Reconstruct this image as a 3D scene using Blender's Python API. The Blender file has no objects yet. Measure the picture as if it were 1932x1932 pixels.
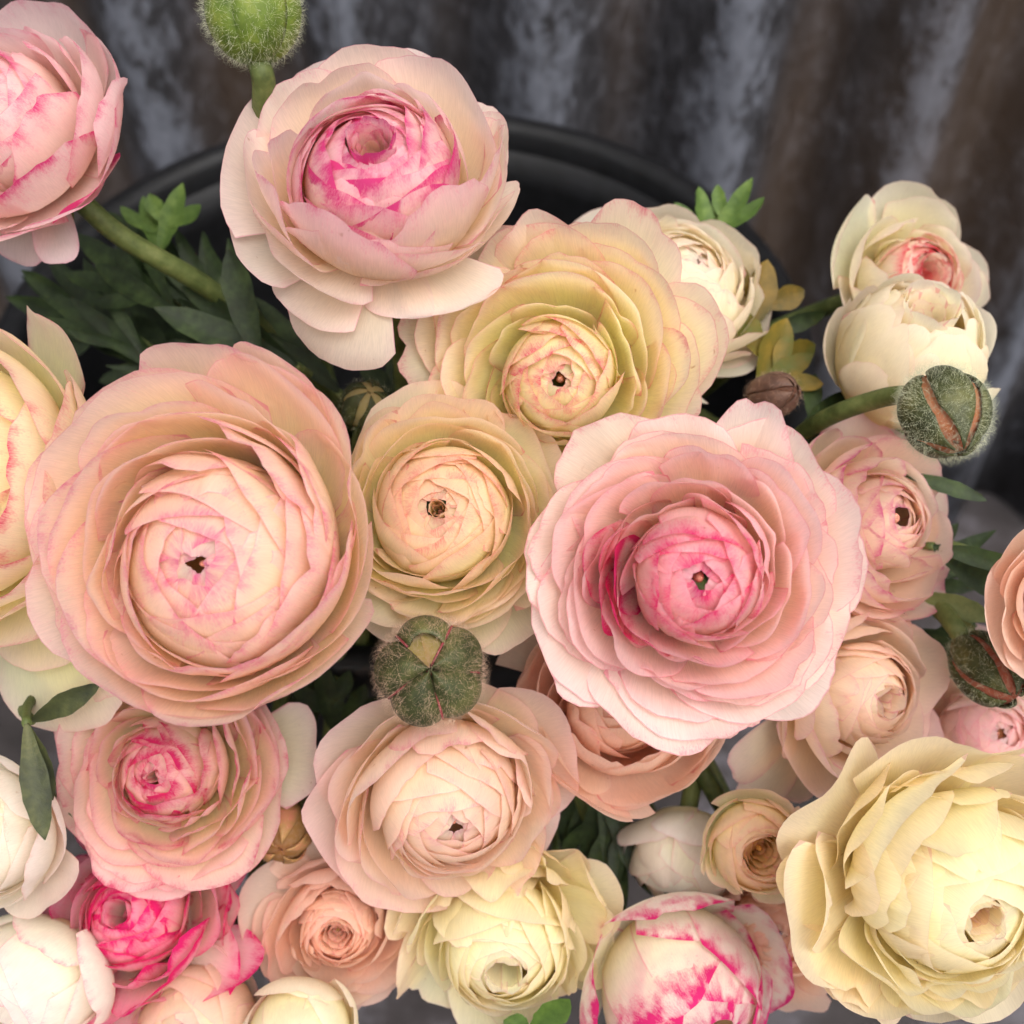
import bpy, math, random
import numpy as np
from mathutils import Vector, Matrix

# ------------------------------------------------------------------ camera
U = 1932.0                      # picture units used for the pixel notes below
F = 1.15                        # focal length / picture width
PITCH = math.radians(49.3)      # camera looks down this much
CAM = Vector((0.0, 0.0, 0.66))
sc = bpy.context.scene
COL = sc.collection
cd = bpy.data.cameras.new('camera')
cam = bpy.data.objects.new('camera', cd)
COL.objects.link(cam)
cam.location = CAM
cam.rotation_euler = (math.pi / 2 - PITCH, 0, 0)
cd.sensor_width = 36.0
cd.lens = 36.0 * F
cd.clip_start = 0.01
cd.clip_end = 100
cd.dof.use_dof = True
cd.dof.focus_distance = 0.262
cd.dof.aperture_fstop = 12
sc.camera = cam

# ------------------------------------------------------------------ light
SUN_EL, SUN_AZ = math.radians(64), math.radians(150)    # azimuth from +Y, clockwise
w = bpy.data.worlds.new('World')
sc.world = w
w.use_nodes = True
nt = w.node_tree
bg = nt.nodes['Background']
sky = nt.nodes.new('ShaderNodeTexSky')
sky.sky_type = 'NISHITA'
sky.sun_disc = False
sky.sun_elevation = SUN_EL
sky.sun_rotation = SUN_AZ
sky.air_density = 1.0
sky.dust_density = 6.0
sky.ozone_density = 0.6
hs = nt.nodes.new('ShaderNodeHueSaturation')            # overcast: a nearly grey sky
hs.inputs['Saturation'].default_value = 0.12
nt.links.new(sky.outputs[0], hs.inputs['Color'])
wm = nt.nodes.new('ShaderNodeMix')                      # cloud light, a little warm
wm.data_type = 'RGBA'
wm.blend_type = 'MULTIPLY'
wm.inputs[0].default_value = 1.0
wm.inputs[7].default_value = (1.0, 0.99, 0.975, 1)
nt.links.new(hs.outputs[0], wm.inputs[6])
nt.links.new(wm.outputs[2], bg.inputs[0])
bg.inputs[1].default_value = 0.15
sl = bpy.data.lights.new('sun', 'SUN')
sl.energy = 0.5
sl.angle = math.radians(80)
sl.color = (1.0, 0.95, 0.88)
so = bpy.data.objects.new('sun', sl)
COL.objects.link(so)
sdir = Vector((math.sin(SUN_AZ) * math.cos(SUN_EL), math.cos(SUN_AZ) * math.cos(SUN_EL), math.sin(SUN_EL)))
so.rotation_euler = sdir.to_track_quat('Z', 'Y').to_euler()
so.location = (0, 0, 3)
vs = sc.view_settings
vs.view_transform = 'Standard'
vs.look = 'None'
vs.gamma = 1.0
vs.exposure = 0.94
vs.use_curve_mapping = False
sc.render.engine = 'CYCLES'
sc.cycles.use_denoising = True
sc.cycles.max_bounces = 12
sc.cycles.diffuse_bounces = 10
sc.cycles.transmission_bounces = 6
sc.cycles.use_adaptive_sampling = True
sc.cycles.adaptive_threshold = 0.03

# ------------------------------------------------------------------ helpers
RIGHT = Vector((1, 0, 0))
UP = Vector((0, math.sin(PITCH), math.cos(PITCH)))
BACK = Vector((0, -math.cos(PITCH), math.sin(PITCH)))   # towards the viewer


def at(px, py, d):
    """point d metres in front of the lens plane, along the ray of a picture position"""
    x = (px - U / 2) / U / F
    y = (U / 2 - py) / U / F
    return CAM + (RIGHT * x + UP * y - BACK) * d


def camdir(tx, ty, tz=1.0):
    return (RIGHT * tx + UP * ty + BACK * tz).normalized()


def lin(c):
    return tuple((v / 255 / 12.92) if v / 255 <= 0.04045 else ((v / 255 + 0.055) / 1.055) ** 2.4 for v in c)


def link(name, me, mat, parent=None):
    o = bpy.data.objects.new(name, me)
    COL.objects.link(o)
    if mat is not None:
        me.materials.append(mat)
    if parent is not None:
        o.parent = parent
    return o


def empty(name, label, cat, group=None):
    o = bpy.data.objects.new(name, None)
    o.empty_display_size = 0.01
    COL.objects.link(o)
    o['label'] = label
    o['category'] = cat
    if group:
        o['group'] = group
    return o


def mesh_np(name, verts, faces, smooth=True):
    me = bpy.data.meshes.new(name)
    me.from_pydata([tuple(v) for v in verts], [], faces)
    if smooth:
        me.polygons.foreach_set('use_smooth', [True] * len(me.polygons))
    return me


_grid = {}


def grid_faces(nu, nv):
    k = (nu, nv)
    if k not in _grid:
        _grid[k] = [(j * nu + i, j * nu + i + 1, (j + 1) * nu + i + 1, (j + 1) * nu + i)
                    for j in range(nv - 1) for i in range(nu - 1)]
    return _grid[k]


def tube(pts, radii, n=8):
    """tapered tube through points"""
    pts = [Vector(p) for p in pts]
    V, Fc = [], []
    prev = None
    for i, p in enumerate(pts):
        t = (pts[min(i + 1, len(pts) - 1)] - pts[max(i - 1, 0)]).normalized()
        if prev is None:
            a = t.orthogonal().normalized()
        else:
            a = (prev - t * prev.dot(t)).normalized()
        prev = a
        b = t.cross(a)
        for k in range(n):
            an = 2 * math.pi * k / n
            V.append(p + (a * math.cos(an) + b * math.sin(an)) * radii[i])
    for i in range(len(pts) - 1):
        for k in range(n):
            Fc.append((i * n + k, i * n + (k + 1) % n, (i + 1) * n + (k + 1) % n, (i + 1) * n + k))
    Fc.append(tuple(range(n))[::-1])
    Fc.append(tuple((len(pts) - 1) * n + k for k in range(n)))
    return V, Fc


def bez(p, n):
    """Catmull-Rom through points"""
    p = [Vector(q) for q in p]
    p = [p[0] * 2 - p[1]] + p + [p[-1] * 2 - p[-2]]
    out = []
    for i in range(1, len(p) - 2):
        for k in range(n):
            t = k / n
            a, b, c, d = p[i - 1], p[i], p[i + 1], p[i + 2]
            out.append(0.5 * ((2 * b) + (c - a) * t + (2 * a - 5 * b + 4 * c - d) * t * t + (3 * b - a - 3 * c + d) * t ** 3))
    out.append(p[-2])
    return out


# ------------------------------------------------------------------ materials
def newmat(name):
    m = bpy.data.materials.new(name)
    m.use_nodes = True
    t = m.node_tree
    for n in list(t.nodes):
        t.nodes.remove(n)
    return m, t


def N(t, typ, **kw):
    n = t.nodes.new(typ)
    for k, v in kw.items():
        setattr(n, k, v)
    return n


def math_(t, op, a, b=None, clamp=False):
    n = N(t, 'ShaderNodeMath', operation=op)
    n.use_clamp = clamp
    for i, x in enumerate((a, b)):
        if x is None:
            continue
        if isinstance(x, (int, float)):
            n.inputs[i].default_value = x
        else:
            t.links.new(x, n.inputs[i])
    return n.outputs[0]


def mixc(t, fac, a, b):
    n = N(t, 'ShaderNodeMix', data_type='RGBA')
    for sock, x in ((n.inputs[0], fac), (n.inputs[6], a), (n.inputs[7], b)):
        if isinstance(x, (int, float)):
            sock.default_value = x
        elif isinstance(x, tuple):
            sock.default_value = (*x[:3], 1)
        else:
            t.links.new(x, sock)
    return n.outputs[2]


def noise(t, vec, scale, detail=3, rough=0.55, dist=0.0):
    n = N(t, 'ShaderNodeTexNoise')
    n.inputs['Scale'].default_value = scale
    n.inputs['Detail'].default_value = detail
    n.inputs['Roughness'].default_value = rough
    n.inputs['Distortion'].default_value = dist
    if vec is not None:
        t.links.new(vec, n.inputs['Vector'])
    return n.outputs['Fac']


def vmul(t, vec, s):
    n = N(t, 'ShaderNodeVectorMath', operation='MULTIPLY')
    t.links.new(vec, n.inputs[0])
    n.inputs[1].default_value = s
    return n.outputs[0]


def ramp(t, fac, stops):
    n = N(t, 'ShaderNodeValToRGB')
    el = n.color_ramp.elements
    while len(el) < len(stops):
        el.new(0.5)
    for e, (p, c) in zip(el, stops):
        e.position = p
        e.color = (*lin(c), 1)
    t.links.new(fac, n.inputs[0])
    return n.outputs[0]


def maprange(t, v, a, b, c=0.0, d=1.0):
    n = N(t, 'ShaderNodeMapRange', interpolation_type='SMOOTHSTEP')
    t.links.new(v, n.inputs[0])
    for i, x in enumerate((a, b, c, d)):
        n.inputs[i + 1].default_value = x
    return n.outputs[0]


def petal_material():
    m, t = newmat('petal_tissue')
    pc = N(t, 'ShaderNodeAttribute', attribute_name='pcol')     # ground colour, alpha: blush amount
    pk = N(t, 'ShaderNodeAttribute', attribute_name='pink')     # blush colour, alpha: distance from the edge
    uv = N(t, 'ShaderNodeAttribute', attribute_name='puv')
    geo = N(t, 'ShaderNodeNewGeometry')
    v = uv.outputs['Vector']
    s1 = noise(t, vmul(t, v, (22, 3.5, 1)), 1.0, 2, 0.6)
    s2 = noise(t, vmul(t, v, (150, 9, 1)), 1.0, 2, 0.65)
    s4 = noise(t, vmul(t, v, (120, 45, 1)), 1.0, 1, 0.6)
    s3 = noise(t, vmul(t, v, (6, 5, 1)), 1.0, 1)
    st = math_(t, 'ADD', math_(t, 'MULTIPLY', s1, 0.3), math_(t, 'ADD', math_(t, 'MULTIPLY', s2, 0.35), math_(t, 'MULTIPLY', s4, 0.35)))
    st = maprange(t, st, 0.30, 0.70)
    face = math_(t, 'SUBTRACT', 1.0, math_(t, 'MULTIPLY', geo.outputs['Backfacing'], 0.28))
    pinkness = math_(t, 'MULTIPLY', pc.outputs['Alpha'], face)
    pinkness = math_(t, 'MULTIPLY', pinkness, maprange(t, s3, 0.3, 0.62, 0.45, 1.15))
    m1 = math_(t, 'MULTIPLY', math_(t, 'SUBTRACT', st, math_(t, 'SUBTRACT', 1.0, pinkness)), 0.95, True)
    m1 = math_(t, 'ADD', math_(t, 'MULTIPLY', m1, 0.72), math_(t, 'MULTIPLY', pinkness, 0.20), True)
    # the coloured rim of a petal
    e = math_(t, 'ADD', pk.outputs['Alpha'], math_(t, 'MULTIPLY', math_(t, 'SUBTRACT', s1, 0.5), 1.2))
    em = math_(t, 'MULTIPLY', math_(t, 'SUBTRACT', 1.0, e), 1.0, True)
    em = math_(t, 'MULTIPLY', em, 0.55)
    pale = math_(t, 'MULTIPLY', math_(t, 'SUBTRACT', 1.0, math_(t, 'MULTIPLY', pk.outputs['Alpha'], 0.45)), 0.32, True)  # highlight caught by the thin edge, painted in as a paler colour
    mask = math_(t, 'MAXIMUM', m1, em)
    ground = mixc(t, maprange(t, s3, 0.35, 0.7, 0.0, 0.22), pc.outputs['Color'], mixc(t, 0.5, pc.outputs['Color'], (0.86, 0.72, 0.62)))
    # fine pale and dark ribs
    rib = maprange(t, s2, 0.3, 0.7, 0.93, 1.03)
    cm = N(t, 'ShaderNodeVectorMath', operation='SCALE')
    t.links.new(ground, cm.inputs[0])
    t.links.new(rib, cm.inputs['Scale'])
    col = mixc(t, mask, mixc(t, pale, cm.outputs[0], (0.97, 0.86, 0.76)), pk.outputs['Color'])
    # a few tan bruises
    br = noise(t, vmul(t, v, (9, 7, 1.7)), 1.0, 2, 0.7, 0.6)
    bm = math_(t, 'MULTIPLY', maprange(t, br, 0.72, 0.8), 0.55)
    col = mixc(t, bm, col, lin((176, 120, 66)))
    hgt = s2
    bp = N(t, 'ShaderNodeBump')
    bp.inputs['Strength'].default_value = 0.22
    bp.inputs['Distance'].default_value = 0.0006
    t.links.new(hgt, bp.inputs['Height'])
    b = N(t, 'ShaderNodeBsdfPrincipled')
    t.links.new(col, b.inputs['Base Color'])
    b.inputs['Roughness'].default_value = 0.72
    b.inputs['Specular IOR Level'].default_value = 0.15
    t.links.new(bp.outputs[0], b.inputs['Normal'])
    tr = N(t, 'ShaderNodeBsdfTranslucent')
    t.links.new(col, tr.inputs['Color'])
    mx = N(t, 'ShaderNodeMixShader')
    mx.inputs[0].default_value = 0.62
    t.links.new(b.outputs[0], mx.inputs[1])
    t.links.new(tr.outputs[0], mx.inputs[2])
    out = N(t, 'ShaderNodeOutputMaterial')
    t.links.new(mx.outputs[0], out.inputs[0])
    return m


def leaf_material(name, c1, c2, c3, trans=0.25):
    m, t = newmat(name)
    tc = N(t, 'ShaderNodeTexCoord')
    n1 = noise(t, tc.outputs['Object'], 90, 4, 0.6)
    n2 = noise(t, tc.outputs['Object'], 500, 3, 0.6)
    f = math_(t, 'ADD', math_(t, 'MULTIPLY', n1, 0.75), math_(t, 'MULTIPLY', n2, 0.25))
    col = ramp(t, f, [(0.36, c1), (0.5, c2), (0.64, c3)])
    bp = N(t, 'ShaderNodeBump')
    bp.inputs['Strength'].default_value = 0.4
    bp.inputs['Distance'].default_value = 0.0006
    t.links.new(n2, bp.inputs['Height'])
    b = N(t, 'ShaderNodeBsdfPrincipled')
    t.links.new(col, b.inputs['Base Color'])
    b.inputs['Roughness'].default_value = 0.55
    b.inputs['Specular IOR Level'].default_value = 0.3
    t.links.new(bp.outputs[0], b.inputs['Normal'])
    tr = N(t, 'ShaderNodeBsdfTranslucent')
    t.links.new(col, tr.inputs['Color'])
    mx = N(t, 'ShaderNodeMixShader')
    mx.inputs[0].default_value = trans
    t.links.new(b.outputs[0], mx.inputs[1])
    t.links.new(tr.outputs[0], mx.inputs[2])
    out = N(t, 'ShaderNodeOutputMaterial')
    t.links.new(mx.outputs[0], out.inputs[0])
    return m


def metal_material():
    m, t = newmat('weathered_zinc')
    tc = N(t, 'ShaderNodeTexCoord')
    o = tc.outputs['Object']
    n1 = noise(t, vmul(t, o, (34, 34, 20)), 1.0, 4, 0.62, 0.3)
    n2 = noise(t, vmul(t, o, (120, 120, 80)), 1.0, 4, 0.7, 0.4)
    n3 = noise(t, vmul(t, o, (6, 6, 1.6)), 1.0, 3, 0.5)
    f = math_(t, 'ADD', math_(t, 'MULTIPLY', n1, 0.5), math_(t, 'MULTIPLY', n2, 0.5))
    col = ramp(t, f, [(0.34, (42, 41, 43)), (0.48, (62, 61, 65)), (0.56, (80, 80, 86)), (0.68, (122, 124, 132))])
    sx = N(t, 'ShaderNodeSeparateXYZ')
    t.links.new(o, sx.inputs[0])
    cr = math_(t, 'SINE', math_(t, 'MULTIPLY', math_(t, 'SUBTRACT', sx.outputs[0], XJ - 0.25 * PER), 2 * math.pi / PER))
    crest_light = math_(t, 'ADD', cr, math_(t, 'MULTIPLY', math_(t, 'ADD', math_(t, 'MULTIPLY', math_(t, 'SUBTRACT', n1, 0.5), 2.0), math_(t, 'MULTIPLY', math_(t, 'SUBTRACT', n2, 0.5), 2.6)), 1.0))
    col = mixc(t, maprange(t, crest_light, 0.3, 1.2, 0, 0.62), col, lin((122, 126, 138)))       # sky-lit crests painted in as a paler zinc, broken by mottling
    rust_shade = math_(t, 'ADD', math_(t, 'MULTIPLY', cr, -0.10), n3)
    col = mixc(t, maprange(t, rust_shade, 0.47, 0.68, 0, 0.55), col, lin((92, 72, 54)))      # rusty dirt, weighted to the troughs to paint in their shade
    b = N(t, 'ShaderNodeBsdfPrincipled')
    t.links.new(col, b.inputs['Base Color'])
    b.inputs['Metallic'].default_value = 0.35
    t.links.new(maprange(t, n2, 0.3, 0.7, 0.5, 0.75), b.inputs['Roughness'])
    bp = N(t, 'ShaderNodeBump')
    bp.inputs['Strength'].default_value = 0.3
    bp.inputs['Distance'].default_value = 0.001
    t.links.new(n2, bp.inputs['Height'])
    t.links.new(bp.outputs[0], b.inputs['Normal'])
    out = N(t, 'ShaderNodeOutputMaterial')
    t.links.new(b.outputs[0], out.inputs[0])
    return m


def plain(name, c, rough=0.5, var=0.1, scale=60, spec=0.4):
    m, t = newmat(name)
    tc = N(t, 'ShaderNodeTexCoord')
    n1 = noise(t, tc.outputs['Object'], scale, 5, 0.65)
    lo = tuple(x * (1 - var) for x in c)
    hi = tuple(min(255, x * (1 + var)) for x in c)
    col = ramp(t, n1, [(0.35, lo), (0.65, hi)])
    b = N(t, 'ShaderNodeBsdfPrincipled')
    t.links.new(col, b.inputs['Base Color'])
    b.inputs['Roughness'].default_value = rough
    b.inputs['Specular IOR Level'].default_value = spec
    bp = N(t, 'ShaderNodeBump')
    bp.inputs['Strength'].default_value = 0.25
    bp.inputs['Distance'].default_value = 0.0005
    t.links.new(n1, bp.inputs['Height'])
    t.links.new(bp.outputs[0], b.inputs['Normal'])
    out = N(t, 'ShaderNodeOutputMaterial')
    t.links.new(b.outputs[0], out.inputs[0])
    return m


WALL_Y, PER, AMP, XJ = 0.56, 0.096, 0.025, -0.082
PETAL = petal_material()
GREEN = leaf_material('leaf_green', (28, 38, 18), (40, 54, 26), (60, 76, 38))
BRIGHT = leaf_material('leaf_bright_green', (58, 80, 30), (76, 100, 40), (100, 122, 56))
YELLOW = leaf_material('leaf_yellowed', (70, 64, 18), (100, 80, 22), (124, 98, 34))
STEM = leaf_material('stem_green', (62, 72, 34), (88, 98, 52), (112, 118, 70), 0.08)
BUDG = leaf_material('bud_green', (64, 82, 26), (94, 112, 40), (128, 138, 62), 0.08)
BUDD = leaf_material('bud_dark_green', (38, 42, 22), (58, 62, 32), (88, 88, 50), 0.03)
BUDB = leaf_material('bud_brown', (64, 44, 36), (92, 66, 54), (120, 92, 76), 0.05)
SEAM = plain('bud_seam_red', (118, 44, 50), 0.6, 0.15)
HAIRP = plain('hair_pale', (204, 206, 176), 0.5, 0.03)
HAIRW = plain('hair_warm', (196, 164, 140), 0.5, 0.05)
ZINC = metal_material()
BLACK = plain('black_plastic', (13, 13, 15), 0.5, 0.4, 130, 0.3)
GROUND = None


def ground_material():
    m, t = newmat('rough_concrete')
    tc = N(t, 'ShaderNodeTexCoord')
    n1 = noise(t, tc.outputs['Object'], 11, 6, 0.6, 0.5)
    n2 = noise(t, tc.outputs['Object'], 120, 5, 0.7)
    f = math_(t, 'ADD', math_(t, 'MULTIPLY', n1, 0.7), math_(t, 'MULTIPLY', n2, 0.3))
    col = ramp(t, f, [(0.36, (32, 27, 26)), (0.5, (50, 44, 45)), (0.62, (92, 88, 94))])
    b = N(t, 'ShaderNodeBsdfPrincipled')
    t.links.new(col, b.inputs['Base Color'])
    b.inputs['Roughness'].default_value = 0.85
    bp = N(t, 'ShaderNodeBump')
    bp.inputs['Strength'].default_value = 0.5
    bp.inputs['Distance'].default_value = 0.003
    t.links.new(n2, bp.inputs['Height'])
    t.links.new(bp.outputs[0], b.inputs['Normal'])
    out = N(t, 'ShaderNodeOutputMaterial')
    t.links.new(b.outputs[0], out.inputs[0])
    return m


GROUND = ground_material()

# ------------------------------------------------------------------ setting
g = link('ground', mesh_np('ground', [(-4, -4, 0), (4, -4, 0), (4, 4, 0), (-4, 4, 0)], [(0, 1, 2, 3)], False), GROUND)
g['kind'] = 'structure'



def sheet(x0, x1, yoff, phase):
    n = int((x1 - x0) / PER * 20)
    V = []
    for j in range(9):
        z = 0.004 + j / 8 * 1.4
        for i in range(n + 1):
            x = x0 + (x1 - x0) * i / n
            y = WALL_Y + yoff - AMP * math.sin(2 * math.pi * (x - phase) / PER)
            V.append((x, y, z))
    m = n + 1
    Fc = [(j * m + i, j * m + i + 1, (j + 1) * m + i + 1, (j + 1) * m + i) for j in range(8) for i in range(n)]
    me = mesh_np('sheet', V, Fc)
    return me


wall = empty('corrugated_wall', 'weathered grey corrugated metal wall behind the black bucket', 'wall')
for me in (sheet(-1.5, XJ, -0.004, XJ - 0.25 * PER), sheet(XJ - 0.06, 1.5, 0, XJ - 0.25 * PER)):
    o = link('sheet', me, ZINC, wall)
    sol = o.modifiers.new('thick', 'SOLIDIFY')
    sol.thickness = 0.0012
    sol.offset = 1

# bucket
BC = Vector((-0.040, 0.333, 0.0))
BH, BR = 0.378, 0.146
bucket = empty('flower_bucket', 'round black plastic bucket holding the flowers', 'bucket')
bucket.location = BC


def lathe(prof, n=96):
    V, Fc = [], []
    for (r, z) in prof:
        for k in range(n):
            a = 2 * math.pi * k / n
            V.append((r * math.cos(a), r * math.sin(a), z))
    for i in range(len(prof) - 1):
        for k in range(n):
            Fc.append((i * n + k, i * n + (k + 1) % n, (i + 1) * n + (k + 1) % n, (i + 1) * n + k))
    return V, Fc


rb = BR * 0.76
prof = [(0.0005, 0.004), (rb, 0.004), (rb + 0.002, 0.008), (BR - 0.004, BH - 0.03), (BR - 0.004, BH - 0.012)]
prof += [(BR - 0.008, BH - 0.012), (BR - 0.008, BH - 0.03), (rb - 0.003, 0.010), (0.0005, 0.009)]
link('bucket_wall', mesh_np('bucket_wall', *lathe(prof)), BLACK, bucket)
prof = [(BR - 0.0078, BH - 0.014), (BR - 0.0072, BH - 0.004), (BR - 0.005, BH - 0.0005), (BR, BH),
        (BR + 0.003, BH - 0.001), (BR + 0.004, BH - 0.004), (BR + 0.004, BH - 0.014), (BR + 0.002, BH - 0.016),
        (BR + 0.001, BH - 0.008), (BR - 0.0035, BH - 0.008), (BR - 0.0035, BH - 0.014)]
link('rim', mesh_np('rim', *lathe(prof)), BLACK, bucket)


# ------------------------------------------------------------------ petals
def petal_mesh(rng, prof, phi, hw, cols, pink, blush, edgew, R, nu=21, nv=12, s0=0.12, c=0.42, p=2.4,
               tuck=0.06, swirl=0.0, curl=0.0, side=0.0, wav=0.02, ruf=0.012, start=0.3, tooth=0.0, fold=0.0, crease=0.0, dx=0.0, dy=0.0, rim=0.3):
    """one petal: a wedge of a revolved profile with a rounded, uneven tip; +u side lies outside, -u side is tucked in"""
    u = np.linspace(-1, 1, nu)[None, :]
    w = (np.linspace(0, 1, nv) ** 0.85)[:, None]
    ph = [rng.uniform(0, 6.28) for _ in range(6)]
    sk = rng.uniform(-0.12, 0.12)
    ve = 1 - c * np.abs(np.clip(u + sk * (1 - u * u), -1, 1)) ** p
    ve = ve + ruf * (np.sin(7 * u + ph[0]) + 0.6 * np.sin(13 * u + ph[1])) + 0.02 * np.sin(3 * u + ph[4]) + ruf * 0.5 * np.sin(23 * u + ph[2]) * np.sin(5 * u + ph[3])
    if tooth:
        ve = ve - tooth * np.exp(-((u - rng.uniform(-0.4, 0.4)) / 0.09) ** 2)
    s = s0 + (1 - s0) * w * ve
    pr = np.array(prof)
    ts = np.linspace(0, 1, len(pr))
    r = np.interp(s, ts, pr[:, 0])
    z = np.interp(s, ts, pr[:, 1])
    dr = np.interp(s, (ts[1:] + ts[:-1]) / 2, np.diff(pr[:, 0]))
    dz = np.interp(s, (ts[1:] + ts[:-1]) / 2, np.diff(pr[:, 1]))
    ln = np.sqrt(dr * dr + dz * dz) + 1e-9
    nr, nz = dz / ln, -dr / ln
    off = curl * (w ** 4) + side * np.abs(u) ** 4 * w
    off = off + wav * np.sin(2.3 * u + ph[2] + 1.7 * w) * w ** 2 + 0.5 * wav * np.sin(5.1 * u + ph[3]) * w ** 4
    off = off + crease * np.exp(-((u - ph[5] / 6.28 * 0.8 + 0.4) / 0.16) ** 2) * w ** 1.5
    if fold:
        off = off + fold * np.clip(u - 0.2, 0, 1) ** 2 * w
    r = r * (1 + tuck * u * np.minimum(1, s * 1.3)) + off * nr
    z = z + off * nz
    r = np.maximum(r, 0.002)
    th = phi + hw * u + swirl * s
    X = (r * np.cos(th) + dx * s) * R
    Y = (r * np.sin(th) + dy * s) * R
    Z = z * R
    V = np.stack([X, Y, Z], -1).reshape(-1, 3)
    me = bpy.data.meshes.new('petal')
    me.from_pydata(V.tolist(), [], grid_faces(nu, nv))
    me.polygons.foreach_set('use_smooth', np.ones(len(me.polygons), dtype=bool))
    # pigment
    rt = float(pr[-1, 0]) * 0.5 + float(pr[:, 0].max()) * 0.5
    L = float(np.sum(np.hypot(np.diff(pr[:, 0]), np.diff(pr[:, 1]))))
    ed = np.minimum((1 - w) * ve * L, (1 - np.abs(u)) * hw * np.maximum(r, 0.05))
    wv = np.broadcast_to(w, s.shape)[..., None]
    c0, c1, c2 = [np.array(x)[None, None, :] for x in cols]
    k = np.clip(wv / 0.55, 0, 1)
    k2 = np.clip((wv - 0.55) / 0.45, 0, 1)
    col = c0 * (1 - k) + c1 * k
    col = col * (1 - k2) + c2 * k2
    a = blush * np.clip((wv[..., 0] - start) / (1 - start), 0, 1) ** 1.2
    a = a + rim * np.clip(1 - ed / 0.13, 0, 1) ** 1.3
    A = np.concatenate([col, a[..., None]], -1).reshape(-1)
    B = np.concatenate([np.broadcast_to(np.array(pink)[None, None, :], s.shape + (3,)),
                        (ed / max(edgew, 1e-4))[..., None]], -1).reshape(-1)
    P = np.stack([np.broadcast_to(u * hw * rt, s.shape), s * L, np.full(s.shape, rng.uniform(0, 50))], -1).reshape(-1)
    at_ = me.attributes.new('pcol', 'FLOAT_COLOR', 'POINT')
    at_.data.foreach_set('color', A.astype(np.float32))
    at_ = me.attributes.new('pink', 'FLOAT_COLOR', 'POINT')
    at_.data.foreach_set('color', B.astype(np.float32))
    at_ = me.attributes.new('puv', 'FLOAT_VECTOR', 'POINT')
    at_.data.foreach_set('vector', P.astype(np.float32))
    me.materials.append(PETAL)
    return me


def ball_profile(rho, zc, r_tip, flat=1.0, a0=2.75, n=20):
    al = math.asin(min(0.999, r_tip / rho))
    return [(rho * math.sin(a0 + (al - a0) * i / (n - 1)), zc + flat * rho * math.cos(a0 + (al - a0) * i / (n - 1))) for i in range(n)]


def cup_profile(rt, zt, bel, z0=0.0, n=20, lift=0.0):
    P0, P1, P2, P3 = (0.05, z0), (rt * 0.62, z0 - 0.02), (rt * bel, z0 + (zt - z0) * 0.45 + lift), (rt, zt)
    out = []
    for i in range(n):
        t = i / (n - 1)
        b = ((1 - t) ** 3, 3 * t * (1 - t) ** 2, 3 * t * t * (1 - t), t ** 3)
        out.append(tuple(sum(b[k] * q[d] for k, q in enumerate((P0, P1, P2, P3))) for d in (0, 1)))
    return out


def lift(c, k=0.44):
    """petal tissue is bright: most light that enters it comes out again"""
    return (min(0.96, c[0] ** k), min(0.94, c[1] ** (k + 0.07)), min(0.9, c[2] ** (k + 0.15)))


def lerp3(a, b, t):
    return tuple(tuple(x * (1 - t) + y * t for x, y in zip(p, q)) for p, q in zip(a, b))


def vary(rng, cols, amt=0.05):
    f = rng.uniform(1 - amt, 1 + amt)
    h = rng.uniform(-amt, amt) * 0.5
    return [(min(0.95, c[0] * f), c[1] * f * (1 + h), c[2] * f * (1 - h * 0.6)) for c in cols]


PAL = {
    # core (base, middle, tip), outer (base, middle, tip), blush colour
    'peach':  (((246, 196, 116), (248, 208, 152), (244, 190, 172)), ((250, 210, 128), (250, 216, 162), (244, 190, 180)), (214, 84, 138)),
    'blush':  (((240, 178, 140), (238, 170, 158), (232, 138, 160)), ((242, 196, 160), (244, 206, 188), (244, 206, 200)), (214, 58, 116)),
    'rose':   (((244, 200, 156), (244, 204, 180), (244, 188, 192)), ((244, 196, 172), (246, 204, 198), (244, 192, 200)), (216, 58, 122)),
    'lemon':  (((250, 226, 124), (250, 232, 142), (248, 226, 162)), ((252, 226, 136), (252, 230, 164), (246, 206, 184)), (212, 60, 96)),
    'cream':  (((232, 208, 130), (244, 226, 176), (246, 228, 200)), ((238, 214, 146), (246, 228, 188), (246, 224, 200)), (214, 110, 130)),
    'salmon': (((226, 140, 100), (238, 164, 132), (242, 184, 160)), ((242, 180, 152), (244, 192, 170), (244, 200, 184)), (214, 96, 110)),
    'apricot': (((238, 190, 140), (242, 202, 160), (242, 204, 176)), ((246, 196, 150), (246, 206, 172), (244, 194, 188)), (210, 84, 136)),
    'hot':    (((236, 170, 130), (240, 176, 160), (236, 100, 150)), ((244, 200, 176), (244, 190, 190), (238, 120, 170)), (222, 34, 110)),
    'white':  (((236, 218, 160), (246, 232, 206), (246, 230, 218)), ((236, 218, 160), (246, 232, 208), (246, 228, 220)), (218, 40, 116)),
}


def stem_obj(parent, pts, r0, r1, mat=None, name='stem', n=8):
    pp = bez(pts, n)
    k = len(pp)
    V, Fc = tube(pp, [r0 + (r1 - r0) * i / (k - 1) for i in range(k)], 9)
    inv = parent.matrix_world.inverted()
    return link(name, mesh_np(name, [inv @ v for v in V], Fc), mat or STEM, parent)


_stem_rng = random.Random(5)


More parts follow.
